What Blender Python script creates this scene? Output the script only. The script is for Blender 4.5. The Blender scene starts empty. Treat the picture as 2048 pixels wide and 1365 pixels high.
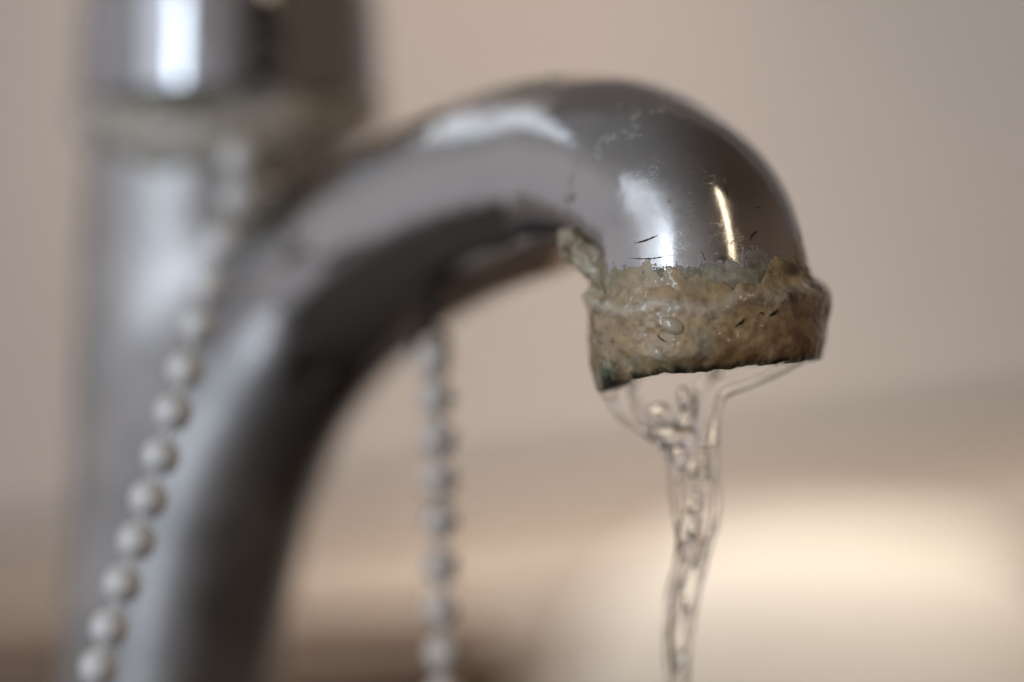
import bpy, bmesh, math, random
import numpy as np
from mathutils import Vector, noise
from mathutils.bvhtree import BVHTree
from mathutils import Matrix

random.seed(4)
rng = np.random.default_rng(4)
SC = bpy.context.scene
COL = SC.collection
MM = 0.001

# ------------------------------------------------------------------ camera
# lengths below are millimetres; y = 0 is the plane of focus, camera at y = -D
D = 350.0
S = 0.0458                       # mm per photo pixel in the plane of focus
cam_d = bpy.data.cameras.new("camera")
cam = bpy.data.objects.new("camera", cam_d)
COL.objects.link(cam)
cam.location = (0, -D * MM, 0)
cam.rotation_euler = (math.radians(90), 0, 0)
cam_d.sensor_width = 36
cam_d.lens = 36 * D / (2048 * S)
cam_d.clip_start = 0.01
cam_d.clip_end = 20
cam_d.dof.use_dof = True
cam_d.dof.focus_distance = (D - 0.5) * MM
cam_d.dof.aperture_fstop = cam_d.lens / 28.0
cam_d.dof.aperture_blades = 0
SC.camera = cam

# ------------------------------------------------------------------ world: dim indoor surroundings
W = bpy.data.worlds.new("World")
SC.world = W
W.use_nodes = True
wn = W.node_tree
wn.nodes.clear()
wo = wn.nodes.new("ShaderNodeOutputWorld")
wb = wn.nodes.new("ShaderNodeBackground")
tc = wn.nodes.new("ShaderNodeTexCoord")
sx = wn.nodes.new("ShaderNodeSeparateXYZ")
mr = wn.nodes.new("ShaderNodeMapRange")
mr.inputs["From Min"].default_value = -1
mr.inputs["From Max"].default_value = 1
rp = wn.nodes.new("ShaderNodeValToRGB")
e = rp.color_ramp.elements
e[0].position = 0.0; e[0].color = (0.03, 0.025, 0.02, 1)
e[1].position = 1.0; e[1].color = (0.11, 0.105, 0.10, 1)
for p, c in ((0.29, (0.035, 0.030, 0.027, 1)), (0.38, (0.25, 0.235, 0.23, 1)), (0.62, (0.27, 0.25, 0.24, 1)), (0.8, (0.14, 0.13, 0.125, 1))):
    q = e.new(p); q.color = c
wn.links.new(tc.outputs["Generated"], sx.inputs[0])
wn.links.new(sx.outputs["Z"], mr.inputs["Value"])
wn.links.new(mr.outputs[0], rp.inputs[0])
mr2 = wn.nodes.new("ShaderNodeMapRange"); mr2.interpolation_type = 'SMOOTHSTEP'
mr2.inputs["From Min"].default_value = -0.7; mr2.inputs["From Max"].default_value = 0.6
wn.links.new(sx.outputs["X"], mr2.inputs["Value"])
rp2 = wn.nodes.new("ShaderNodeValToRGB")
rp2.color_ramp.elements[0].color = (1.05, 1.10, 1.18, 1); rp2.color_ramp.elements[1].color = (0.30, 0.23, 0.18, 1)
wn.links.new(mr2.outputs[0], rp2.inputs[0])
wm = wn.nodes.new("ShaderNodeMix"); wm.data_type = 'RGBA'; wm.blend_type = 'MULTIPLY'; wm.inputs[0].default_value = 1
wn.links.new(rp.outputs[0], wm.inputs[6]); wn.links.new(rp2.outputs[0], wm.inputs[7])
wn.links.new(wm.outputs[2], wb.inputs["Color"])
wb.inputs["Strength"].default_value = 1.0
wn.links.new(wb.outputs[0], wo.inputs["Surface"])

# ------------------------------------------------------------------ lamps
def area(name, az, el, dist, w, h, rad, color, target=(0.0, 0.03, 0.0)):
    """az: degrees right of the direction from the tap back to the camera; rad: radiance."""
    a, b = math.radians(az), math.radians(el)
    d = Vector((math.sin(a) * math.cos(b), -math.cos(a) * math.cos(b), math.sin(b)))
    L = bpy.data.lights.new(name, "AREA")
    L.shape = "RECTANGLE"; L.size = w; L.size_y = h
    L.color = color
    L.energy = rad * math.pi * w * h
    o = bpy.data.objects.new(name, L)
    COL.objects.link(o)
    T = Vector(target)
    o.location = T + d * dist
    o.rotation_euler = (-d).to_track_quat('-Z', 'Y').to_euler()
    return o

area("window_light", -52, 10, 1.1, 0.60, 0.8, 0.55, (0.78, 0.89, 1.0), (0.01, 0.01, 0))
area("window_gap_light", -38, 9, 1.0, 0.13, 0.38, 3.8, (0.76, 0.88, 1.0), (0.01, 0.01, 0))
area("arm_strip_light", -129, 33, 0.262, 0.20, 0.032, 0.58, (0.78, 0.89, 1.0), (0.0, 0.025, 0.022))  # unseen strip lamp added for the pale reflection along the arm
area("warm_lamp_light", 33, 33, 1.1, 0.075, 0.60, 3.2, (1.0, 0.82, 0.56), (0.018, 0.0, 0.012))

def spot(name, loc, tgt, watts, color, deg, blend, size=0.01):
    L = bpy.data.lights.new(name, "SPOT")
    L.energy = watts; L.color = color; L.spot_size = math.radians(deg); L.spot_blend = blend
    L.shadow_soft_size = size
    o = bpy.data.objects.new(name, L); COL.objects.link(o)
    o.location = [c * MM for c in loc]
    o.rotation_euler = (Vector(tgt) - Vector(loc)).to_track_quat('-Z', 'Y').to_euler()
    return o
spot("wall_wash_light", (10, 120, 260), (-16, 225, 56), 0.85, (1.0, 0.72, 0.52), 34, 1.0)
spot("wall_left_light", (-170, 50, 300), (-170, 200, 0), 1.25, (1.0, 0.92, 0.86), 80, 1.0)  # this and the next spot are added only to brighten the wall
spot("wall_right_light", (120, 60, 300), (110, 243, 10), 1.0, (1.0, 0.92, 0.86), 80, 1.0)
spot("worktop_lamp_light", (52, 110, 420), (52, 160, -48), 3.5, (1.0, 0.91, 0.79), 30, 0.7)

SC.view_settings.view_transform = 'Standard'
SC.view_settings.look = 'None'
SC.view_settings.exposure = 0.85
SC.view_settings.gamma = 1.0
SC.render.engine = 'CYCLES'
SC.cycles.use_denoising = True
SC.cycles.max_bounces = 14
SC.cycles.transmission_bounces = 12
SC.cycles.glossy_bounces = 6
SC.cycles.caustics_refractive = False
SC.cycles.sample_clamp_indirect = 6

# ------------------------------------------------------------------ small helpers
def P(u, v, y):
    """photo pixel + depth -> point in mm"""
    k = S * (D + y) / D
    return np.array([(u - 1024) * k, y, -(v - 682.5) * k])

def sm(a, b, x):
    t = np.clip((x - a) / (b - a), 0, 1)
    return t * t * (3 - 2 * t)

def tag(o, label=None, cat=None, group=None, kind=None):
    if label: o["label"] = label
    if cat: o["category"] = cat
    if group: o["group"] = group
    if kind: o["kind"] = kind
    return o

def empty(name, loc):
    o = bpy.data.objects.new(name, None)
    o.empty_display_size = 0.01
    COL.objects.link(o)
    o.location = [c * MM for c in loc]
    return o

def mesh_obj(name, verts, faces, mat, parent=None, normals=None, smooth=True, attrs=None):
    """verts in mm, world space"""
    off = np.array(parent.matrix_basis.translation) / MM if parent is not None else np.zeros(3)
    if parent is not None and parent.parent is not None:
        off = off + np.array(parent.parent.matrix_basis.translation) / MM
    V = (np.asarray(verts, dtype=float) - off) * MM
    me = bpy.data.meshes.new(name)
    me.from_pydata(V.tolist(), [], faces.tolist() if hasattr(faces, "tolist") else faces)
    if smooth:
        me.polygons.foreach_set("use_smooth", [True] * len(me.polygons))
    if attrs:
        for k, a in attrs.items():
            if a.ndim == 1:
                at = me.attributes.new(k, 'FLOAT', 'POINT'); at.data.foreach_set("value", a.astype(np.float32))
            else:
                at = me.attributes.new(k, 'FLOAT_COLOR', 'POINT')
                c = np.ones((len(a), 4), np.float32); c[:, :3] = a
                at.data.foreach_set("color", c.ravel())
    me.update()
    if normals is not None:
        me.normals_split_custom_set_from_vertices(normals.tolist())
    me.materials.append(mat)
    o = bpy.data.objects.new(name, me)
    COL.objects.link(o)
    if parent is not None:
        o.parent = parent
    return o

def spline(pts, n):
    """Catmull-Rom through rows of pts, resampled and smoothed"""
    p = np.asarray(pts, float)
    p = np.vstack([2 * p[0] - p[1], p, 2 * p[-1] - p[-2]])
    out = []
    for i in range(1, len(p) - 2):
        for t in np.linspace(0, 1, 40, endpoint=False):
            a, b, c, d = p[i - 1], p[i], p[i + 1], p[i + 2]
            out.append(0.5 * (2 * b + (c - a) * t + (2 * a - 5 * b + 4 * c - d) * t * t + (3 * b - a - 3 * c + d) * t ** 3))
    out.append(p[-2])
    out = np.array(out)
    for _ in range(60):
        q = out.copy(); q[1:-1] = 0.25 * out[:-2] + 0.5 * out[1:-1] + 0.25 * out[2:]; out = q
    s = np.r_[0, np.cumsum(np.linalg.norm(np.diff(out[:, :3], axis=0), axis=1))]
    si = np.linspace(0, s[-1], n)
    return np.stack([np.interp(si, s, out[:, k]) for k in range(out.shape[1])], 1)

def sd_path(X, path):
    """signed distance to a tube of varying radius; also the position along it"""
    best = np.full(len(X), 1e9); bt = np.zeros(len(X))
    for i in range(len(path) - 1):
        a, b = path[i, :3], path[i + 1, :3]
        ab = b - a
        h = np.clip(((X - a) @ ab) / (ab @ ab), 0, 1)
        d = np.linalg.norm(X - a - h[:, None] * ab, axis=1) - (path[i, 3] + h * (path[i + 1, 3] - path[i, 3]))
        m = d < best
        best[m] = d[m]; bt[m] = (i + h[m]) / (len(path) - 1)
    return best, bt

def smin(a, b, k):
    h = np.clip(0.5 + 0.5 * (b - a) / k, 0, 1)
    return b + (a - b) * h - k * h * (1 - h)

def surface_nets(f, lo, hi, vox, fine=None):
    n = np.ceil((np.array(hi) - lo) / vox).astype(int) + 1
    ax = [lo[k] + vox * np.arange(n[k]) for k in range(3)]
    G = np.stack(np.meshgrid(*ax, indexing='ij'), -1).reshape(-1, 3)
    F = f(G).reshape(n)
    neg = F < 0
    cs = tuple(m - 1 for m in n)
    acc = np.zeros(cs + (3,)); cnt = np.zeros(cs)
    for axis in range(3):
        for o1 in (0, 1):
            for o2 in (0, 1):
                off = [0, 0, 0]; others = [k for k in range(3) if k != axis]
                off[others[0]] = o1; off[others[1]] = o2
                sl0 = tuple(slice(off[k], off[k] + cs[k]) for k in range(3))
                off2 = list(off); off2[axis] += 1
                sl1 = tuple(slice(off2[k], off2[k] + cs[k]) for k in range(3))
                A, B = F[sl0], F[sl1]
                cr = (A < 0) != (B < 0)
                t = np.where(cr, A / np.where(cr, A - B, 1), 0)
                for k in range(3):
                    acc[..., k] += np.where(cr, (t if k == axis else off[k]), 0)
                cnt += cr
    act = cnt > 0
    idx = -np.ones(cs, int); idx[act] = np.arange(act.sum())
    ijk = np.argwhere(act)
    V = np.array(lo) + vox * (ijk + acc[act] / cnt[act][:, None])
    faces = []
    for axis in range(3):
        a1, a2 = [(1, 2), (2, 0), (0, 1)][axis]
        sl0 = [slice(1, cs[k]) for k in range(3)]; sl0[axis] = slice(0, cs[axis])
        sl1 = list(sl0); sl1[axis] = slice(1, cs[axis] + 1)
        A, B = neg[tuple(sl0)], neg[tuple(sl1)]
        for flip, M in ((False, A & ~B), (True, ~A & B)):
            q = np.argwhere(M)
            st = np.array([1, 1, 1]); st[axis] = 0
            q = q + st
            e1 = np.zeros(3, int); e1[a1] = 1
            e2 = np.zeros(3, int); e2[a2] = 1
            g = lambda r: idx[r[:, 0], r[:, 1], r[:, 2]]
            Q = np.stack([g(q - e1 - e2), g(q - e2), g(q), g(q - e1)], 1)
            faces.append(Q[:, ::-1] if flip else Q)
    Fc = np.vstack(faces)
    Fc = Fc[(Fc >= 0).all(1)]
    ff = fine or f
    def grad(V, h=0.05):
        g = np.zeros_like(V)
        for k in range(3):
            d = np.zeros(3); d[k] = h
            g[:, k] = ff(V + d) - ff(V - d)
        return g / (2 * h)
    for _ in range(2):
        g = grad(V); gl = np.maximum((g * g).sum(1), 0.2)
        st = (ff(V) / gl)[:, None] * g
        st = np.clip(st, -vox, vox)
        V = V - st
    g = grad(V)
    N = g / np.maximum(np.linalg.norm(g, axis=1), 1e-6)[:, None]
    return V, Fc, N

# ------------------------------------------------------------------ materials
def new_mat(name):
    m = bpy.data.materials.new(name); m.use_nodes = True
    nt = m.node_tree
    return m, nt, nt.nodes["Principled BSDF"]

class NT:
    def __init__(s, nt): s.nt = nt
    def n(s, t, **kw):
        x = s.nt.nodes.new(t)
        for k, v in kw.items():
            if k.startswith("_"): x.inputs[k[1:]].default_value = v
            else: setattr(x, k, v)
        return x
    def l(s, a, b): s.nt.links.new(a, b)
    def coord(s, scale=(1000, 1000, 1000), rot=(0, 0, 0)):
        t = s.n("ShaderNodeTexCoord"); m = s.n("ShaderNodeMapping")
        m.inputs["Scale"].default_value = scale; m.inputs["Rotation"].default_value = rot
        s.l(t.outputs["Object"], m.inputs[0]); return m.outputs[0]
    def noise(s, vec, scale, detail=4, rough=0.6, dist=0.0):
        x = s.n("ShaderNodeTexNoise"); x.inputs["Scale"].default_value = scale
        x.inputs["Detail"].default_value = detail; x.inputs["Roughness"].default_value = rough
        x.inputs["Distortion"].default_value = dist
        s.l(vec, x.inputs["Vector"]); return x.outputs["Fac"]
    def ramp(s, fac, stops):
        x = s.n("ShaderNodeValToRGB"); els = x.color_ramp.elements
        els[0].position, els[0].color = stops[0][0], tuple(stops[0][1]) + (1,)
        els[1].position, els[1].color = stops[-1][0], tuple(stops[-1][1]) + (1,)
        for p, c in stops[1:-1]:
            q = els.new(p); q.color = tuple(c) + (1,)
        s.l(fac, x.inputs[0]); return x.outputs[0]
    def r1(s, fac, a, b, va=0.0, vb=1.0):
        x = s.n("ShaderNodeMapRange"); x.interpolation_type = 'SMOOTHSTEP'
        x.inputs["From Min"].default_value = a; x.inputs["From Max"].default_value = b
        x.inputs["To Min"].default_value = va; x.inputs["To Max"].default_value = vb
        s.l(fac, x.inputs["Value"]); return x.outputs[0]
    def mix(s, fac, a, b, mode='MIX'):
        x = s.n("ShaderNodeMix", data_type='RGBA', blend_type=mode)
        for sock, val in ((x.inputs[0], fac), (x.inputs[6], a), (x.inputs[7], b)):
            if isinstance(val, (int, float)): sock.default_value = val
            elif isinstance(val, tuple): sock.default_value = val + (1,)
            else: s.l(val, sock)
        return x.outputs[2]
    def math(s, op, a, b=0.0, clamp=False):
        x = s.n("ShaderNodeMath", operation=op); x.use_clamp = clamp
        for sock, val in ((x.inputs[0], a), (x.inputs[1], b)):
            if isinstance(val, (int, float)): sock.default_value = val
            else: s.l(val, sock)
        return x.outputs[0]
    def attr(s, name, out="Fac"):
        x = s.n("ShaderNodeAttribute"); x.attribute_name = name; return x.outputs[out]

def chrome(name, scratch=True, grime=True, tint=(0.50, 0.49, 0.49), rough=0.10, metal0=1.0):
    m, nt, b = new_mat(name); T = NT(nt)
    c = T.coord()
    b.inputs["Metallic"].default_value = metal0
    cloud = T.noise(c, 0.22, 5, 0.65)
    rg = T.r1(cloud, 0.3, 0.75, rough * 0.7, rough * 1.7)
    if grime:
        rg = T.math('ADD', rg, T.r1(T.attr("dull"), 0.0, 1.0, 0.0, 0.30))
    bump_h = None
    # fine polishing scratches: stretched noise in two directions, gathered in patches
    hs = []
    for rot, sc in (((0.2, 0.5, 0.9), (0.16, 20, 20)), ((0.5, -0.4, 0.3), (0.14, 17, 17)), ((0.1, 1.3, -0.4), (0.2, 22, 22))):
        v = T.coord((1000 * sc[0] * 0.6, 1000 * sc[1] * 0.6, 1000 * sc[2] * 0.6), rot)
        hs.append(T.r1(T.noise(v, 1.0, 2, 0.5), 0.62, 0.70))
    patch = T.r1(T.noise(c, 0.16, 3, 0.6), 0.44, 0.60)
    scr = T.math('MAXIMUM', T.math('MAXIMUM', hs[0], hs[1]), hs[2])
    scr = T.math('MULTIPLY', scr, T.math('MULTIPLY', patch, T.attr("wear") if grime else 0.4), True)
    col = T.mix(cloud, tuple(x * 0.9 for x in tint), tuple(min(1, x * 1.1) for x in tint))
    col = T.mix(T.math('MULTIPLY', scr, 0.35), col, (0.85, 0.86, 0.9))
    rough_s = T.math('ADD', rg, T.math('MULTIPLY', scr, 0.22))
    metal = None
    if grime:
        blot = T.r1(T.noise(c, 0.09, 4, 0.6, 0.5), 0.35, 0.62, 0.72, 1.05)
        col = T.mix(T.attr("dull"), col, T.mix(1.0, col, blot, 'MULTIPLY'))
        col = T.mix(T.math('MULTIPLY', T.attr("leg_dim"), 0.45), col, (0.12, 0.12, 0.125))
        g = T.attr("grime")
        spk = T.noise(c, 1.1, 7, 0.75)
        # stains stand where attribute + speckle is high
        stain = T.r1(T.math('ADD', g, T.math('MULTIPLY', T.math('SUBTRACT', spk, 0.5), 1.3)), 0.42, 0.62)
        tone = T.ramp(T.noise(c, 0.5, 5, 0.7), [(0.30, (0.06, 0.06, 0.045)), (0.42, (0.22, 0.20, 0.15)), (0.55, (0.38, 0.35, 0.27)), (0.7, (0.6, 0.56, 0.47))])
        col = T.mix(stain, col, tone)
        metal = T.math('SUBTRACT', 1.0, T.math('MULTIPLY', stain, 0.85))
        T.l(metal, b.inputs["Metallic"])
        rough_s = T.math('ADD', rough_s, T.math('MULTIPLY', stain, 0.4), True)
        dk = T.r1(T.noise(c, 0.8, 4, 0.7), 0.66, 0.72)
        dk = T.math('MULTIPLY', dk, T.attr("wear"))
        col = T.mix(T.math('MULTIPLY', dk, 0.7), col, (0.06, 0.055, 0.05))
    T.l(col, b.inputs["Base Color"])
    T.l(rough_s, b.inputs["Roughness"])
    bp = T.n("ShaderNodeBump"); bp.inputs["Distance"].default_value = 0.00003
    bp.inputs["Strength"].default_value = 0.6
    h = T.math('SUBTRACT', T.math('MULTIPLY', T.noise(c, 0.35, 3, 0.5), 1.5), T.math('MULTIPLY', scr, 0.6))
    if grime:
        h = T.math('ADD', h, T.math('MULTIPLY', T.math('MULTIPLY', stain, spk), 6.0))
    T.l(h, bp.inputs["Height"]); T.l(bp.outputs[0], b.inputs["Normal"])
    return m

M_chrome = chrome("worn_chrome")
M_cap = chrome("cap_chrome", grime=False, tint=(0.44, 0.44, 0.46), rough=0.09)
M_bead = chrome("bead_chrome", grime=False, tint=(0.97, 0.97, 0.98), rough=0.38, metal0=0.3)
M_bead2 = chrome("dull_bead", grime=False, tint=(0.92, 0.85, 0.78), rough=0.45, metal0=0.15)

def crust_mat(name, bump=0.00008):
    m, nt, b = new_mat(name); T = NT(nt)
    c = T.coord()
    base = T.attr("tone", "Color")
    f1 = T.noise(c, 0.75, 9, 0.66, 0.4)
    f2 = T.noise(c, 5.0, 5, 0.7)
    col = T.mix(1.0, base, T.ramp(f1, [(0.28, (0.55, 0.52, 0.48)), (0.5, (1.0, 1.0, 1.0)), (0.72, (1.35, 1.32, 1.28))]), 'MULTIPLY')
    col = T.mix(T.r1(f2, 0.64, 0.72, 0, 0.75), col, (0.72, 0.68, 0.60))
    col = T.mix(T.r1(T.noise(c, 3.1, 4, 0.6), 0.30, 0.22, 0, 0.8), col, (0.03, 0.022, 0.014))
    big = T.noise(c, 0.22, 4, 0.55, 0.8)
    col = T.mix(T.r1(big, 0.50, 0.66, 0, 0.38), col, (0.66, 0.53, 0.35))
    col = T.mix(T.r1(big, 0.48, 0.34, 0, 0.38), col, (0.34, 0.18, 0.06))
    col = T.mix(T.attr('special'), col, T.mix(1.0, base, T.ramp(f1, [(0.3, (0.6, 0.6, 0.6)), (0.7, (1.35, 1.35, 1.35))]), 'MULTIPLY'))
    rust = T.r1(T.noise(c, 0.45, 5, 0.65, 0.6), 0.56, 0.70, 0, 0.55)
    col = T.mix(rust, col, (0.16, 0.075, 0.028))
    T.l(col, b.inputs["Base Color"])
    b.inputs["Subsurface Weight"].default_value = 0.25
    b.inputs["Subsurface Radius"].default_value = (1.0, 0.7, 0.45)
    b.inputs["Subsurface Scale"].default_value = 0.0008
    T.l(T.r1(f1, 0.3, 0.7, 0.22, 0.6), b.inputs["Roughness"])
    b.inputs["Coat Weight"].default_value = 1.0
    b.inputs["Coat Roughness"].default_value = 0.06
    bp = T.n("ShaderNodeBump"); bp.inputs["Distance"].default_value = bump
    bp.inputs["Strength"].default_value = 0.9
    T.l(T.math('ADD', f1, T.math('MULTIPLY', f2, 0.35)), bp.inputs["Height"])
    T.l(bp.outputs[0], b.inputs["Normal"])
    return m
M_crust = crust_mat("wet_limescale")

def simple(name, color, rough, coat=0.0, nscale=0.05, amt=0.06):
    m, nt, b = new_mat(name); T = NT(nt)
    c = T.coord()
    n = T.noise(c, nscale, 5, 0.6)
    T.l(T.mix(n, tuple(x * (1 - amt) for x in color), tuple(x * (1 + amt) for x in color)), b.inputs["Base Color"])
    b.inputs["Roughness"].default_value = rough
    b.inputs["Coat Weight"].default_value = coat
    bp = T.n("ShaderNodeBump"); bp.inputs["Distance"].default_value = 0.0002
    bp.inputs["Strength"].default_value = 0.3
    T.l(T.noise(c, nscale * 10, 4, 0.6), bp.inputs["Height"]); T.l(bp.outputs[0], b.inputs["Normal"])
    return m
M_wall = simple("beige_wall", (0.50, 0.462, 0.437), 0.6)
M_ledge = simple("grey_beige_stone", (0.34, 0.285, 0.24), 0.5)
M_block = simple("shade_brown", (0.23, 0.155, 0.105), 0.5)
M_dish = simple("cream_ceramic", (0.82, 0.76, 0.67), 0.7, 0.0)
M_fibre = simple("black_fibre", (0.012, 0.010, 0.008), 0.6)
M_scr = simple("dark_scratch", (0.035, 0.03, 0.025), 0.5)
M_bore = simple("dark_bore", (0.03, 0.03, 0.025), 0.6)

m, nt, b = new_mat("water")
b.inputs["Base Color"].default_value = (1, 1, 1, 1)
b.inputs["Roughness"].default_value = 0.0
b.inputs["IOR"].default_value = 1.333
b.inputs["Transmission Weight"].default_value = 1.0
M_water = m

# ------------------------------------------------------------------ setting: wall, ledge, dish
def grid_sheet(name, p00, p10, p01, nx, nz, mat, amp=0.0, **kw):
    p00, p10, p01 = map(np.array, (p00, p10, p01))
    V = []; F = []
    nrm = np.cross(p10 - p00, p01 - p00); nrm = nrm / np.linalg.norm(nrm)
    for j in range(nz + 1):
        for i in range(nx + 1):
            q = p00 + (p10 - p00) * i / nx + (p01 - p00) * j / nz
            V.append(q + nrm * amp * noise.noise(Vector(q) * 0.03))
    for j in range(nz):
        for i in range(nx):
            a = j * (nx + 1) + i
            F.append((a, a + 1, a + nx + 2, a + nx + 1))
    return mesh_obj(name, V, F, mat, **kw)

wall = grid_sheet("wall", (-240, 194.9, -300), (520, 300, -300), (-240, 194.9, 520), 40, 40, M_wall, 0.6)
tag(wall, "out-of-focus grey-beige wall behind the tap", kind="structure")

# the brown ledge below the wall and the darker strip where they meet
def prism(prof, x0, x1, n=24):
    """profile (y, z) swept along the wall from x0 to x1; the wall recedes to the right"""
    V = []; F = []
    k = len(prof)
    for i in range(n + 1):
        x = x0 + (x1 - x0) * i / n
        yb = 170 + (x + 420) * 130 / 940.0
        for (dy, z) in prof:
            V.append((x, yb + dy, z + 0.12 * x - 4.8))
    for i in range(n):
        for j in range(k - 1):
            a = i * k + j
            F.append((a, a + k, a + k + 1, a + 1))
    return V, F
V, F = prism([(0.4, -20), (-3, -20), (-5, -22), (-34, -29), (-38, -33), (-39, -40), (-42, -160)], -235, 480)
ledge = mesh_obj("worktop", V, F, M_ledge, smooth=False)
tag(ledge, "out-of-focus stone ledge below the wall", kind="structure")

V, F = prism([(-0.2, -20), (-1.6, -19.6), (-1.6, -15.8), (-0.2, -15.4)], -235, 480)
trim = mesh_obj("wall_trim", V, F, simple("dark_joint", (0.16, 0.14, 0.125), 0.7), smooth=False)
tag(trim, "dark joint where the wall meets the ledge", kind="structure")

# brown block low at the left; its dark colour stands in for shadow
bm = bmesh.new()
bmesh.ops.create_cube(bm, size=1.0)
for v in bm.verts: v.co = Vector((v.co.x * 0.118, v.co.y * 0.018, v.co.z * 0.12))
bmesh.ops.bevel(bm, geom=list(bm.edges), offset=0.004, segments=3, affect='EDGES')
me = bpy.data.meshes.new("shade_block"); bm.to_mesh(me); bm.free(); me.materials.append(M_block)
block = bpy.data.objects.new("shade_block", me); COL.objects.link(block)
block.location = (-0.057, 0.118, -0.0945); block.rotation_euler = (0, math.radians(-2), 0)
tag(block, "blurred brown block low behind the tap, its colour standing in for shadow", "block")

# cream dish at the lower right
def lathe(prof, n=64):
    V = []; F = []
    k = len(prof)
    for i in range(n):
        a = 2 * math.pi * i / n
        for (r, z) in prof:
            V.append((r * math.cos(a), r * math.sin(a), z))
    for i in range(n):
        for j in range(k - 1):
            a = i * k + j; b2 = ((i + 1) % n) * k + j
            F.append((a, b2, b2 + 1, a + 1))
    return np.array(V), F
c0 = P(1665, 1262, 178)
prof = [(0.01, 14), (10, 13.6), (19, 11.5), (26, 6.5), (30, -1), (32.5, -10), (33.5, -20), (33, -28), (30.5, -28.5), (30, -20), (28, -8), (22, 2), (12, 8), (0.01, 9.5)]
prof2 = spline([(a, b2, 0, 0) for a, b2 in prof], 70)[:, :2]
V, F = lathe([tuple(q) for q in prof2], 96)
V[:, 0] *= 1.14; V[:, 2] *= 1.1
dish = mesh_obj("ceramic_bowl", V + c0, F, M_dish)
tag(dish, "blurred cream ceramic bowl, upturned and glowing, behind the water jet", "bowl")

# ------------------------------------------------------------------ tap: cast body and spout as one smooth shape
AX = P(455, 200, 65)                       # top of the column axis
AX2 = P(318, 1420, 59)
SPK = [  # u, v, depth, radius in photo px
    (340, 1500, 53, 150), (350, 1365, 53, 150), (375, 1220, 53, 155), (410, 1070, 53, 163), (465, 910, 53, 172), (545, 750, 52, 182),
    (650, 610, 50, 190), (775, 500, 44.5, 196), (900, 425, 38, 198), (1020, 375, 31, 198), (1145, 347, 23.5, 196), (1248, 353, 16, 197),
    (1326, 394, 10.8, 197), (1383, 457, 8.8, 204), (1402, 550, 8.2, 214), (1410, 640, 8, 216), (1418, 735, 8, 216)]
pts = []
for u, v, y, r in SPK:
    q = P(u, v, y)
    pts.append((q[0], q[1], q[2], r * S * (D + y) / D))
path_f = spline(pts, 300)
path_c = path_f[::7]
END = path_f[-1, :3]; TAN = path_f[-1, :3] - path_f[-8, :3]; TAN /= np.linalg.norm(TAN)
colp = np.array([list(AX) + [15.0], list(AX + (AX2 - AX) * 0.35) + [13.6], list(AX2) + [10.0]])
colf = spline(colp, 60)

def body_sdf(X, path):
    a, t = sd_path(X, path)
    # column from just under the cap down
    b2, _ = sd_path(X, colf[::3] if len(path) < 100 else colf)
    b2 = np.maximum(b2, X[:, 2] - (AX[2] + 1.5))
    k = 6.0 + 4.0 * sm(5.0, -20.0, X[:, 2])
    f = smin(a, b2, k)
    f = np.where(X[:, 0] > 0, np.maximum(f, (X - END) @ TAN), f)
    d = np.linalg.norm((X - END) - ((X - END) @ TAN)[:, None] * TAN, axis=1)
    bore = np.maximum(d - 7.6, -((X - END) @ TAN + 14))
    return np.maximum(f, -bore)

lo = np.array([-62.0, -4.0, -46.0]); hi = np.array([34.0, 84.0, 32.0])
V, F, N = surface_nets(lambda X: body_sdf(X, path_c), lo, hi, 0.75, lambda X: body_sdf(X, path_f))
_, tt = sd_path(V, path_f)
_, tcol = sd_path(V, colf)
# masks for stains, wear and the dimmed leg highlight
pc = lambda u, v, y: P(u, v, y)
def near(V, p, r): return np.exp(-((V - p) ** 2).sum(1) / (r * r))
k_uv = D / (S * (D + V[:, 1]))
UU = V[:, 0] * k_uv + 1024; VV = 682.5 - V[:, 2] * k_uv
dcap = (AX[2] - V[:, 2])
grime = 0.95 * sm(4.5, 0.0, dcap) * (tt < 0.75)
grime = np.maximum(grime, 0.9 * near(V, P(540, 300, 50), 5.0))
grime = np.maximum(grime, 0.8 * near(V, P(480, 430, 50), 4.0))
grime = np.maximum(grime, 0.55 * near(V, P(620, 330, 48), 4.0))
tip_s = -((V - END) @ TAN)
tipm = (tt > 0.8)
grime = np.maximum(grime, (0.62 * sm(10.5, 7.8, tip_s) + 0.30 * sm(19, 9, tip_s)) * tipm)
# ring of corroded plating across the bend
dseam = np.abs((tt - 0.845) * 200 + 1.6 * np.sin(V[:, 2] * 0.55) + 0.9 * np.sin(V[:, 2] * 1.3 + V[:, 0]))
seam_top = sm(-2, 7, V[:, 2])
grime = np.maximum(grime, 0.62 * near(V, P(1600, 500, 6), 3.4))
grime = np.maximum(grime, 0.55 * near(V, P(1500, 515, 0), 2.6))
grime = np.maximum(grime, 0.42 * sm(3.4, 0.2, dseam) * seam_top)
grime = np.maximum(grime, np.maximum(0.66 * near(V, P(1265, 225, 9), 2.2), 0.58 * near(V, P(1240, 300, 7), 2.4)))
wear = 0.10 + 0.65 * near(V, P(1365, 490, 1), 5.0) + 0.25 * near(V, P(1300, 330, 1), 4.0)
d_arm, _ = sd_path(V, path_f); d_col, _ = sd_path(V, colf)
leg_dim = sm(0.5, 0.36, tt) * sm(-0.5, 2.5, d_col - d_arm)  # duller plating on the leg, darkened too to dim its window highlight
dull = np.maximum(sm(0.42, 0.30, tt), sm(-24.0, -32.0, V[:, 0]))
dull = np.maximum(dull, 0.75 * near(V, P(1300, 430, 0), 5.0))
cent = V[F].mean(1)
tf = tt[F].mean(1)
is_sp = (tf > 0.56)
faucet = empty("water_tap", (AX2[0], AX2[1], -46))
tag(faucet, "worn chrome tap with a down-curved spout crusted in limescale", "tap")
bpy.context.view_layer.update()
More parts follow.
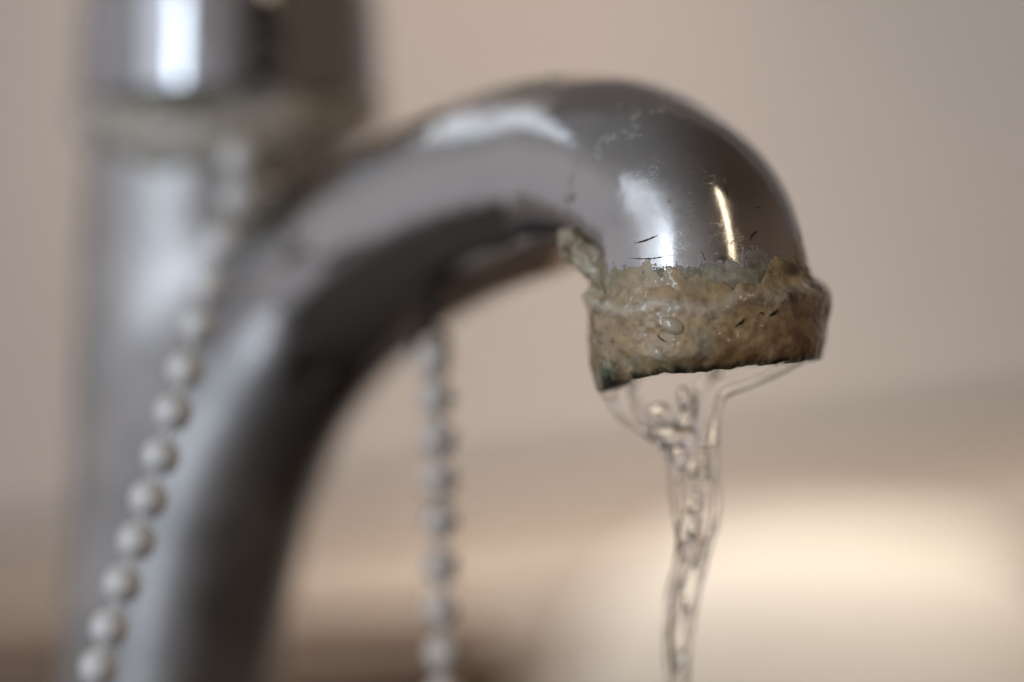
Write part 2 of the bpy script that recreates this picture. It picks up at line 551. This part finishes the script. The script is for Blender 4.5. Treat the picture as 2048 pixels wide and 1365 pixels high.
bvh_body = BVHTree.FromPolygons([Vector(v) for v in V.tolist()], F.tolist())
for nm, msk in (("spout", is_sp), ("body", ~is_sp)):
    ids = np.unique(F[msk]); remap = -np.ones(len(V), int); remap[ids] = np.arange(len(ids))
    mesh_obj(nm, V[ids], remap[F[msk]], M_chrome, faucet, normals=N[ids], attrs={"grime": grime[ids], "wear": wear[ids], "dull": dull[ids], "leg_dim": leg_dim[ids]})

# ------------------------------------------------------------------ cap above the column
capz = AX[2] - 0.2
cprof = [(13.0, -0.5), (15.6, -0.4), (16.3, 0.2), (16.5, 1.2), (16.4, 5), (16.2, 9), (15.9, 11.8), (14.6, 13.8), (11.0, 15.2), (6, 15.9), (0.02, 16.1)]
cp = spline([(a, b2, 0, 0) for a, b2 in cprof], 60)[:, :2]
Vc, Fc = lathe([tuple(q) for q in cp], 96)
Vc += np.array([AX[0] + 0.3, AX[1], capz])
mesh_obj("cap", Vc, [f[::1] for f in Fc], M_cap, faucet)

# ------------------------------------------------------------------ crust helper: colour by place
def fb(p, sc, o=5):
    return noise.fractal(Vector(p) * sc, 0.7, 2.1, o)

# lime collar under the cap
nt_, ns_ = 220, 40
V = []; tone = []
for i in range(nt_):
    a = 2 * math.pi * i / nt_
    for j in range(ns_):
        q = j / (ns_ - 1)
        front = 0.5 - 0.5 * math.sin(a)              # 1 at the camera side
        lf = max(0, math.cos(a - math.radians(255)))
        zc = -1.2 - 4.6 * lf * lf + 1.3 * fb((math.cos(a) * 3, math.sin(a) * 3, 4), 0.6)
        hh = 3.1 + 1.2 * fb((math.cos(a) * 3, math.sin(a) * 3, 9), 0.7)
        ph = -math.pi / 2 + math.pi * q
        rr = 15.2 + 1.7 * math.cos(ph) * (1 + 0.35 * fb((math.cos(a) * 9, math.sin(a) * 9, q * 3), 0.35))
        if q in (0.0, 1.0): rr = 13.5
        z = zc + hh * math.sin(ph)
        x, y = rr * math.cos(a), rr * math.sin(a)
        nn = fb((x, y, z), 0.5)
        V.append((AX[0] + x * (1 + 0.01 * nn), AX[1] + y * (1 + 0.01 * nn), AX[2] + z))
        g = 0.5 + 0.5 * fb((x, y, z), 0.25)
        tone.append((0.42 + 0.12 * g, 0.40 + 0.11 * g, 0.36 + 0.10 * g))
F = []
for i in range(nt_):
    for j in range(ns_ - 1):
        a = i * ns_ + j; b2 = ((i + 1) % nt_) * ns_ + j
        F.append((a, b2, b2 + 1, a + 1))
mesh_obj("limescale_collar", V, F, M_crust, faucet, attrs={"tone": np.array(tone)})

# ------------------------------------------------------------------ limescale crust on the outlet
L_arc = np.r_[0, np.cumsum(np.linalg.norm(np.diff(path_f[:, :3], axis=0), axis=1))]
Ltot = L_arc[-1]
def frame_at(s):
    """s = mm back from the outlet"""
    l = Ltot - s
    C = np.array([np.interp(l, L_arc, path_f[:, k]) for k in range(4)])
    l0, l1 = max(0, l - 1.2), min(Ltot, l + 1.2)
    a = np.array([np.interp(l0, L_arc, path_f[:, k]) for k in range(3)])
    b2 = np.array([np.interp(l1, L_arc, path_f[:, k]) for k in range(3)])
    t = (b2 - a) / np.linalg.norm(b2 - a)
    # spout lies in a vertical plane: one axis is the plane normal
    B = np.cross(t, PN); B /= np.linalg.norm(B)
    Nn = np.cross(B, t)
    return C[:3], C[3], t, B, Nn
m1 = path_f[230, :3] - END
PN = np.cross(m1, TAN); PN /= np.linalg.norm(PN)     # normal of the plane of the bend
if PN[1] > 0: PN = -PN                               # towards the camera

# direction angles: th = 0 along B, 90 along Nn(~PN, camera side)
C_, R_, t_, B_, N_ = frame_at(2.0)
def ang(vec):
    return math.atan2(np.dot(vec, N_), np.dot(vec, B_))
A_inner = ang(m1 - np.dot(m1, TAN) * TAN)            # side of the bend's inside
A_left = ang(np.array([-1, 0, 0.0]))
A_cam = ang(np.array([0, -1.0, 0]))
A_right = ang(np.array([1.0, 0, 0]))
def lobe(th, c, w):
    d = (th - c + math.pi) % (2 * math.pi) - math.pi
    return math.exp(-(d / w) ** 2)
NTH, NS = 560, 190
SMAX = 24.0
V = []; tone = []; spec = []
frames = [frame_at(SMAX * (1 - j / (NS - 1)) ) for j in range(NS)]
for j in range(NS):
    s = SMAX * (1 - j / (NS - 1))
    C, R, t, B, Nn = frames[j]
    for i in range(NTH):
        th = 2 * math.pi * i / NTH
        ca, sa = math.cos(th), math.sin(th)
        w = (ca * 4, sa * 4, 0)
        top = 8.6 + 8.5 * lobe(th, A_inner, 0.62) + 4.2 * lobe(th, A_left + 0.15, 0.5) + 1.7 * lobe(th, A_right, 0.5)
        top -= 1.3 * lobe(th, A_cam + 0.1, 0.45)
        top += 1.7 * fb((ca * 9, sa * 9, 5.3), 0.17, 3) + 1.3 * fb(C + (B * ca + Nn * sa) * R, 0.5, 5)
        ridge = 6.6 + 0.9 * fb((ca * 9, sa * 9, 7), 0.2, 3) + 1.2 * lobe(th, A_left, 0.5) + 0.8 * lobe(th, A_right, 0.5) - 1.0 * lobe(th, A_cam, 0.5)
        m_ = top - s
        p3 = (C + (B * ca + Nn * sa) * R)
        if m_ < -0.6:
            disp = -0.9
        else:
            base = 0.03 + 0.34 * float(sm(0.0, 4.5, m_))
            base += 0.62 * float(sm(ridge + 0.9, ridge - 0.4, s))
            base += 0.30 * math.exp(-((s - ridge + 0.6) / 0.7) ** 2)      # proud ridge line
            base += 1.3 * lobe(th, A_inner, 0.35) * math.exp(-((s - 15.0) / 3.0) ** 2)
            base += 0.75 * lobe(th, A_right, 0.26) * math.exp(-((s - 5.0) / 1.9) ** 2)
            base -= 0.35 * lobe(th, A_left, 0.5) * math.exp(-((s - 6.0) / 1.5) ** 2)
            n1 = fb(p3, 0.22, 4); n2 = fb(p3, 0.8, 5)
            rg = 0.35 + 0.65 * float(sm(ridge - 1.0, ridge + 0.6, s))     # the band below the ridge is smoother
            disp = base + (0.26 * n1 + 0.07 * n2 * rg) * float(sm(-0.2, 4.0, m_))
            k = float(sm(-0.6, 0.15, m_))
            disp = -0.9 * (1 - k) + disp * k
        # lower lip irregular
        lip = 0.0
        if s < 2.5:
            u = 1 - s / 2.5
            lip = u * u * (0.9 * max(0, lobe(th, A_left + 0.0, 0.55)) * 1.6 + 0.25 * fb((ca * 12, sa * 12, 1), 0.5, 4))
            disp -= 0.55 * u ** 3
        V.append(C + (B * ca + Nn * sa) * (R + disp) + t * lip)
        # colours
        g1 = fb(p3, 0.16, 4); g2 = fb(p3, 0.5, 5)
        col = np.array([0.52, 0.37, 0.20]) * (1 + 0.25 * g1)
        wh = math.exp(-((s - ridge + 0.5) / 0.8) ** 2) * 0.75
        wh = max(wh, 0.75 * lobe(th, A_inner, 0.4) * math.exp(-((s - 15) / 3.5) ** 2))
        col = col * (1 - wh) + np.array([0.60, 0.54, 0.43]) * wh
        gy = float(sm(ridge + 0.2, ridge + 1.6, s)) * 0.75                 # greyer, darker above the ridge
        col = col * (1 - gy) + np.array([0.38, 0.30, 0.17]) * (1 + 0.5 * g2) * gy
        gr = float(sm(2.6, 0.2, s)) * (0.35 + 0.65 * lobe(th, A_left + 0.35, 0.8)) * (1 - 0.8 * lobe(th, A_right, 0.7))
        gr = max(gr, 0.5 * math.exp(-((s - 2.0) / 1.8) ** 2) * lobe(th, A_cam - 0.05, 0.10))
        gr = max(gr, 0.5 * lobe(th, A_left + 0.5, 0.25) * math.exp(-((s - 9.5) / 2.0) ** 2))
        gr = min(1, max(0, gr * (1 + 1.2 * g2)))
        col = col * (1 - gr) + np.array([0.075, 0.125, 0.065]) * gr
        br = (lobe(th, A_right - 0.1, 0.95) * float(sm(7.5, 2.0, s)) * 1.1 + 0.35 * float(sm(3.5, 0.8, s)) * lobe(th, A_cam, 0.9)) * (1 + 0.9 * g2)
        br = min(0.95, max(0, br))
        col = col * (1 - br) + np.array([0.17, 0.07, 0.02]) * br
        cr = lobe(th, A_right - 0.45, 0.34) * math.exp(-((s - 7.5) / 2.6) ** 2) * float(sm(0.05, 0.35, fb(p3 + 7.0, 0.55, 5)))
        cr = max(cr, 0.8 * lobe(th, A_right - 0.9, 0.30) * math.exp(-((s - 5.6) / 0.9) ** 2) * float(sm(0.0, 0.3, fb(p3 + 3.0, 0.8, 5))))
        cr = min(0.9, cr * 1.3)
        col = col * (1 - cr) + np.array([0.06, 0.035, 0.016]) * cr
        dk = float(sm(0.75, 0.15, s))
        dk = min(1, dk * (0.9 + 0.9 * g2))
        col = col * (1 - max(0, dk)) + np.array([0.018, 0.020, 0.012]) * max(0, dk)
        tone.append(np.clip(col, 0.005, 1)); spec.append(min(1.0, max(gr, br * 0.9, max(0, dk), cr, 0)))
F = []
# underside ring then up into the bore
C, R, t, B, Nn = frames[-1]
base_ring = len(V) - NTH
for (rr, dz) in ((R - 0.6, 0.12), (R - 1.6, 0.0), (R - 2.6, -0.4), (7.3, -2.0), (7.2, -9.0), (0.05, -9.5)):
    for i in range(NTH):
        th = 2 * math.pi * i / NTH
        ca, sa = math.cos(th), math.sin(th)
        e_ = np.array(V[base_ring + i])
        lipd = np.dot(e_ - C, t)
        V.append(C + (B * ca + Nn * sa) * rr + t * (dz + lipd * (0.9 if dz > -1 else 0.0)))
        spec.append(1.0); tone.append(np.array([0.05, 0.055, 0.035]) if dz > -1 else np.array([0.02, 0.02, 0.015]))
rows = NS + 6
for j in range(rows - 1):
    for i in range(NTH):
        a = j * NTH + i; b2 = j * NTH + (i + 1) % NTH
        F.append((a, b2, b2 + NTH, a + NTH))
Vcr = np.array(V)
crust = mesh_obj("limescale_crust", Vcr, F, M_crust, faucet, attrs={"tone": np.array(tone), "special": np.array(spec)})
bvh_cr = BVHTree.FromPolygons([Vector(v) for v in Vcr.tolist()], F)

def hit(u, v, trees):
    o = Vector((0, -D, 0)); d = (Vector(P(u, v, 0)) - o).normalized()
    best = None
    for tr in trees:
        loc, nrm, _, dist = tr.ray_cast(o, d)
        if loc is not None and (best is None or dist < best[2]):
            if nrm.dot(d) > 0: nrm = -nrm
            best = (np.array(loc), np.array(nrm), dist)
    return best

def tube(points, radii, n=8, cap=True):
    pts = np.asarray(points, float); V = []; F = []
    m = len(pts)
    up = np.array([0.3, -1, 0.2])
    for i in range(m):
        t = pts[min(i + 1, m - 1)] - pts[max(i - 1, 0)]; t /= max(1e-9, np.linalg.norm(t))
        a = np.cross(t, up); a /= np.linalg.norm(a); b2 = np.cross(t, a)
        for k in range(n):
            th = 2 * math.pi * k / n
            V.append(pts[i] + radii[i] * (a * math.cos(th) + b2 * math.sin(th)))
    for i in range(m - 1):
        for k in range(n):
            F.append((i * n + k, i * n + (k + 1) % n, (i + 1) * n + (k + 1) % n, (i + 1) * n + k))
    if cap:
        F.append(tuple(range(n))[::-1]); F.append(tuple(range((m - 1) * n, m * n)))
    return V, F

def surface_line(name, px, w, mat, trees, lift=0.02, taper=True, label=None):
    pp = spline([(a, b2, 0, 0) for a, b2 in px], 22)[:, :2]
    pts = []
    for u, v in pp:
        h = hit(u, v, trees)
        if h is None: continue
        pts.append(h[0] + h[1] * lift)
    if len(pts) < 4: return
    pts = np.array(pts)
    for _ in range(3):
        q = pts.copy(); q[1:-1] = 0.25 * pts[:-2] + 0.5 * pts[1:-1] + 0.25 * pts[2:]; pts = q
    m = len(pts)
    rad = [w * (0.25 + 0.75 * math.sin(math.pi * (i + 0.5) / m)) * (0.75 + 0.5 * random.random()) if taper else w for i in range(m)]
    V, F = tube(pts, rad, 6)
    o = mesh_obj(name, V, F, mat, faucet)
    if label: o["label"] = label
    return o

TR = [bvh_cr, bvh_body]
# limescale lump running up into the inside corner of the bend
rows = []
for u, v, r in ((1118, 462, 4), (1136, 478, 30), (1160, 492, 40), (1180, 512, 36), (1194, 540, 26), (1204, 565, 14), (1212, 590, 3)):
    h = hit(max(u, 1200) if v > 520 else u + 14, v, [bvh_body, bvh_cr]); y = min(h[0][1], 20) if h else 14
    q = P(u, v, y + 0.9 * r * 0.047); rows.append((q[0], q[1], q[2], r * 0.047))
rw = spline(rows, 70)
for _ in range(8): rw[1:-1] = 0.25 * rw[:-2] + 0.5 * rw[1:-1] + 0.25 * rw[2:]
Vl, Fl = tube(rw[:, :3], rw[:, 3], 60)
cen = np.repeat(rw[:, :3], 60, axis=0)
Vl = np.array([c + (np.array(v) - c) * (1 + 0.35 * fb(v, 0.45, 4) + 0.14 * fb(v, 1.3, 4)) for c, v in zip(cen, Vl)])
tl = []
for v in Vl:
    g = min(1, max(0, 0.5 + 0.9 * fb(v, 0.45, 4)))
    tl.append(np.array([0.52, 0.46, 0.34]) * g + np.array([0.24, 0.19, 0.11]) * (1 - g))
mesh_obj("limescale_lump", Vl, Fl, M_crust, faucet, attrs={"tone": np.array(tl)})

# dark fibres stuck in the crust
for px, w in ((((1306, 634), (1325, 638), (1343, 645), (1348, 655), (1345, 662)), 0.035),
              (((1316, 668), (1320, 677), (1328, 682), (1334, 684)), 0.06),
              (((1318, 664), (1330, 660), (1345, 667)), 0.03),
              (((1470, 655), (1478, 648), (1484, 645), (1488, 637)), 0.12),
              (((1538, 632), (1548, 627), (1556, 620)), 0.15),
              (((1518, 630), (1524, 625), (1528, 633)), 0.06)):
    surface_line("dirt_fibre", px, w, M_fibre, TR, 0.03)
# deep scratches in the plating
for px, w in ((((1268, 487), (1290, 482), (1316, 471)), 0.10),
              (((1255, 517), (1300, 518), (1349, 510)), 0.07),
              (((1499, 482), (1505, 470), (1516, 463)), 0.14),
              (((1449, 372), (1454, 388), (1456, 396)), 0.12),
              (((1402, 500), (1407, 512), (1412, 524)), 0.05)):
    surface_line("scratch", px, w, M_scr, [bvh_body], -0.02)

# ------------------------------------------------------------------ wet drop on the crust, drop at the left lip
def blob(name, u, v, rx, rz, mat, seed, parent, depth=0.45, rotz=0.0):
    h = hit(u, v, TR)
    c, n = h[0], h[1]
    a = np.cross(n, [0, 0, 1.0]); a /= np.linalg.norm(a); b2 = np.cross(a, n)
    if b2[2] < 0: b2 = -b2
    ca, sa = math.cos(rotz), math.sin(rotz)
    a, b2 = a * ca + b2 * sa, -a * sa + b2 * ca
    V = []; F = []
    nu, nv = 28, 14
    for i in range(nv + 1):
        ph = math.pi * i / nv
        for k in range(nu):
            th = 2 * math.pi * k / nu
            x, y, z = math.sin(ph) * math.cos(th), math.sin(ph) * math.sin(th), math.cos(ph)
            w = 1 + 0.12 * noise.noise(Vector((x * 2 + seed, y * 2, z)))
            V.append(c + a * x * rx * w + b2 * y * rz * w + n * z * depth)
    for i in range(nv):
        for k in range(nu):
            F.append((i * nu + k, (i + 1) * nu + k, (i + 1) * nu + (k + 1) % nu, i * nu + (k + 1) % nu))
    return mesh_obj(name, V, F, mat, parent)

m, nt, b = new_mat("wet_glaze"); T = NT(nt)
T.l(T.mix(T.noise(T.coord(), 1.2, 5, 0.6), (0.42, 0.32, 0.20), (0.56, 0.46, 0.33)), b.inputs["Base Color"])
b.inputs["Roughness"].default_value = 0.35; b.inputs["Coat Weight"].default_value = 1.0; b.inputs["Coat Roughness"].default_value = 0.0
drop = blob("water_drop", 1345, 652, 1.15, 0.75, m, 3, None, 0.24, 0.5)
tag(drop, "clear glistening water drop stuck to the tan limescale band", "water drop")

# ------------------------------------------------------------------ water jet
def strand(rows, n=60):
    out = []
    for u, v, y, r in rows:
        y += 3.0 + max(0, v - 860) * 0.006
        q = P(u, v, y); out.append((q[0], q[1], q[2], (0.85 if v < 900 else 0.74) * r * S * (D + y) / D))
    return spline(out, n)
ST = [
    strand([(1215, 752, 8, 16), (1220, 792, 8, 13), (1240, 835, 8, 9), (1285, 862, 8, 10), (1335, 872, 8, 16)], 26),
    strand([(1250, 760, 15, 9), (1275, 800, 13, 7), (1315, 845, 10, 9), (1345, 870, 8, 14)], 26),
    strand([(1610, 716, 8, 10), (1565, 738, 7, 10), (1510, 765, 6, 10), (1450, 786, 6, 11), (1436, 815, 6, 10), (1428, 870, 7, 12), (1426, 930, 8, 14), (1434, 985, 8, 13), (1430, 1050, 8, 12), (1408, 1130, 8, 11), (1388, 1220, 8, 10), (1377, 1300, 8, 9), (1371, 1400, 8, 9)], 60),
    strand([(1480, 728, 15, 9), (1420, 758, 13, 9), (1385, 800, 10, 12), (1365, 845, 8, 17), (1345, 868, 8, 20)], 26),
    strand([(1440, 732, 16, 12), (1412, 760, 13, 10), (1392, 800, 9, 9), (1375, 850, 8, 11), (1366, 890, 8, 12)], 26),
    strand([(1270, 756, 12, 10), (1262, 790, 9, 7), (1275, 830, 7, 8), (1310, 868, 6, 9), (1330, 905, 7, 8)], 26),
    strand([(1345, 866, 7, 19), (1348, 905, 7, 16), (1344, 960, 7, 13), (1352, 1020, 7, 12), (1362, 1080, 7, 12), (1350, 1150, 7, 12), (1337, 1210, 7, 12), (1334, 1290, 7, 10), (1342, 1400, 7, 10)], 50),
    strand([(1370, 850, 8, 14), (1385, 930, 8, 10), (1392, 1000, 5, 12), (1388, 1060, 6, 13), (1380, 1120, 8, 12), (1362, 1180, 9, 10), (1356, 1260, 9, 5), (1357, 1400, 9, 4)], 40),
]
FILM = [  # flat lens-shaped films between strands: centre, half sizes
    (P(1388, 950, 11.5), (1.3, 0.25, 4.2)), (P(1386, 1070, 12), (1.1, 0.25, 3.4)), (P(1358, 1250, 13), (0.8, 0.25, 4.5)),
    (P(1345, 872, 11), (2.4, 1.3, 0.9)), (P(1320, 830, 12), (1.2, 0.5, 1.2)),
    (P(1364, 912, 9.5), (0.85, 0.85, 1.25)), 
    (P(1218, 784, 10), (0.85, 0.85, 0.7)), (P(1366, 795, 11), (0.55, 0.6, 1.1)), 
]
def water_sdf(X):
    f = None
    for i_, st in enumerate(ST):
        d, _ = sd_path(X, st)
        d = d + (0.04 * np.sin(X[:, 0] * 0.9 + X[:, 2] * 1.0 + 2.0 * i_) ) * sm(-22, -8, X[:, 2])
        f = d if f is None else smin(f, d, 0.55)
    for c, h in FILM:
        q = (X - c) / np.array(h)
        L = np.linalg.norm(q, axis=1)
        L2 = np.linalg.norm(q / np.array(h), axis=1)
        d = L * (L - 1) / np.maximum(L2, 1e-5)
        f = smin(f, d, 0.6)
    rip = 0.06 * np.sin(X[:, 2] * 0.95 + X[:, 0] * 1.4)
    env = sm(-4, -9, X[:, 2])
    return f + rip * env * 0.7
lo = P(1185, 1400, 0); hi = P(1640, 700, 0)
V, F, N = surface_nets(water_sdf, np.array([lo[0], 3.0, lo[2] - 1]), np.array([hi[0] + 1, 24.0, hi[2]]), 0.3)
water = mesh_obj("water_jet", V, F, M_water, None, normals=N)
tag(water, "clear twisting thin stream of water running from the crusted spout", "water")

# ------------------------------------------------------------------ bead chains
def ico(r, sub=3):
    bm = bmesh.new(); bmesh.ops.create_icosphere(bm, subdivisions=sub, radius=r * MM)
    me = bpy.data.meshes.new("bead"); bm.to_mesh(me); bm.free()
    me.polygons.foreach_set("use_smooth", [True] * len(me.polygons))
    me.materials.append(M_bead); return me

def chain(centres, r, label, mat=None):
    root = empty("bead_chain", centres[0])
    tag(root, label, "bead chain")
    bpy.context.view_layer.update()
    me = ico(r)
    if mat is not None: me.materials.clear(); me.materials.append(mat)
    base = np.array(centres[0])
    for c in centres:
        o = bpy.data.objects.new("bead", me); COL.objects.link(o); o.parent = root
        o.location = [(c[k] - base[k]) * MM for k in range(3)]
    for a, b2 in zip(centres[:-1], centres[1:]):
        a, b2 = np.array(a), np.array(b2)
        d = (b2 - a); d /= np.linalg.norm(d)
        V, F = tube([a + d * r * 0.85, (a + b2) / 2, b2 - d * r * 0.85], [0.36] * 3, 10)
        mesh_obj("link", V, F, mat or M_bead, root)
    return root

BR = 1.9
front_px = [(478, 318), (476, 400), (448, 484), (422, 572), (396, 652), (371, 740), (348, 824), (322, 912), (298, 998), (272, 1083), (245, 1171), (218, 1258), (197, 1338), (172, 1424)]
cs = []
for i, (u, v) in enumerate(front_px):
    u += random.uniform(-2, 2); v += random.uniform(-2, 2)     # starts at the collar, hangs forward of the body lower down
    h = hit(u, v, [bvh_body])
    ys = h[0][1] - BR * 1.3 if h else 45
    cs.append(P(u, v, min(ys, ys + (18 - ys) * float(sm(0, 6.5, i)))))
chain(cs, BR, "silver bead chain slanting down across the front of the tap body")
back_px = [(866, 722), (872, 797), (875, 880), (878, 962), (880, 1046), (881, 1134), (882, 1220), (886, 1306), (886, 1392)]
cb = [np.array(P(u, v, 31)) for u, v in back_px]
bc = chain(cb, 1.92, "blurred bead chain hanging straight down from under the arch of the spout", M_bead2)
# the eye that the second chain hangs from, on the back of the spout
V, F = [], []
ring = [np.array(P(862, 690, 33)) + np.array([1.5 * math.cos(a), 0, 1.5 * math.sin(a)]) for a in np.linspace(0, 2 * math.pi, 25)]
V, F = tube(ring, [0.55] * 25, 8, False)
mesh_obj("chain_eye", V, F, M_scr, faucet)
stem = [np.array(P(862, 655, 34)), np.array(P(858, 630, 35)), np.array(P(850, 600, 41))]
V, F = tube(stem, [0.8] * 3, 8)
mesh_obj("eye_stem", V, F, M_scr, faucet)

# unseen dark panel added behind the camera for the cap's black reflection
bm = bmesh.new()
bmesh.ops.create_cube(bm, size=1.0)
for v in bm.verts: v.co = Vector((v.co.x * 0.74, v.co.y * 0.03, v.co.z * 0.74))
bmesh.ops.bevel(bm, geom=list(bm.edges), offset=0.004, segments=2, affect='EDGES')
me = bpy.data.meshes.new("dark_panel"); bm.to_mesh(me); bm.free(); me.materials.append(simple("black_paint", (0.01, 0.01, 0.012), 0.4))
panel = bpy.data.objects.new("dark_panel", me); COL.objects.link(panel)
panel.location = (0.62, -1.02, 0.0); panel.rotation_euler = (0, 0, math.radians(31))
tag(panel, "dark panel added out of view to put the black reflection in the cap", kind="structure")
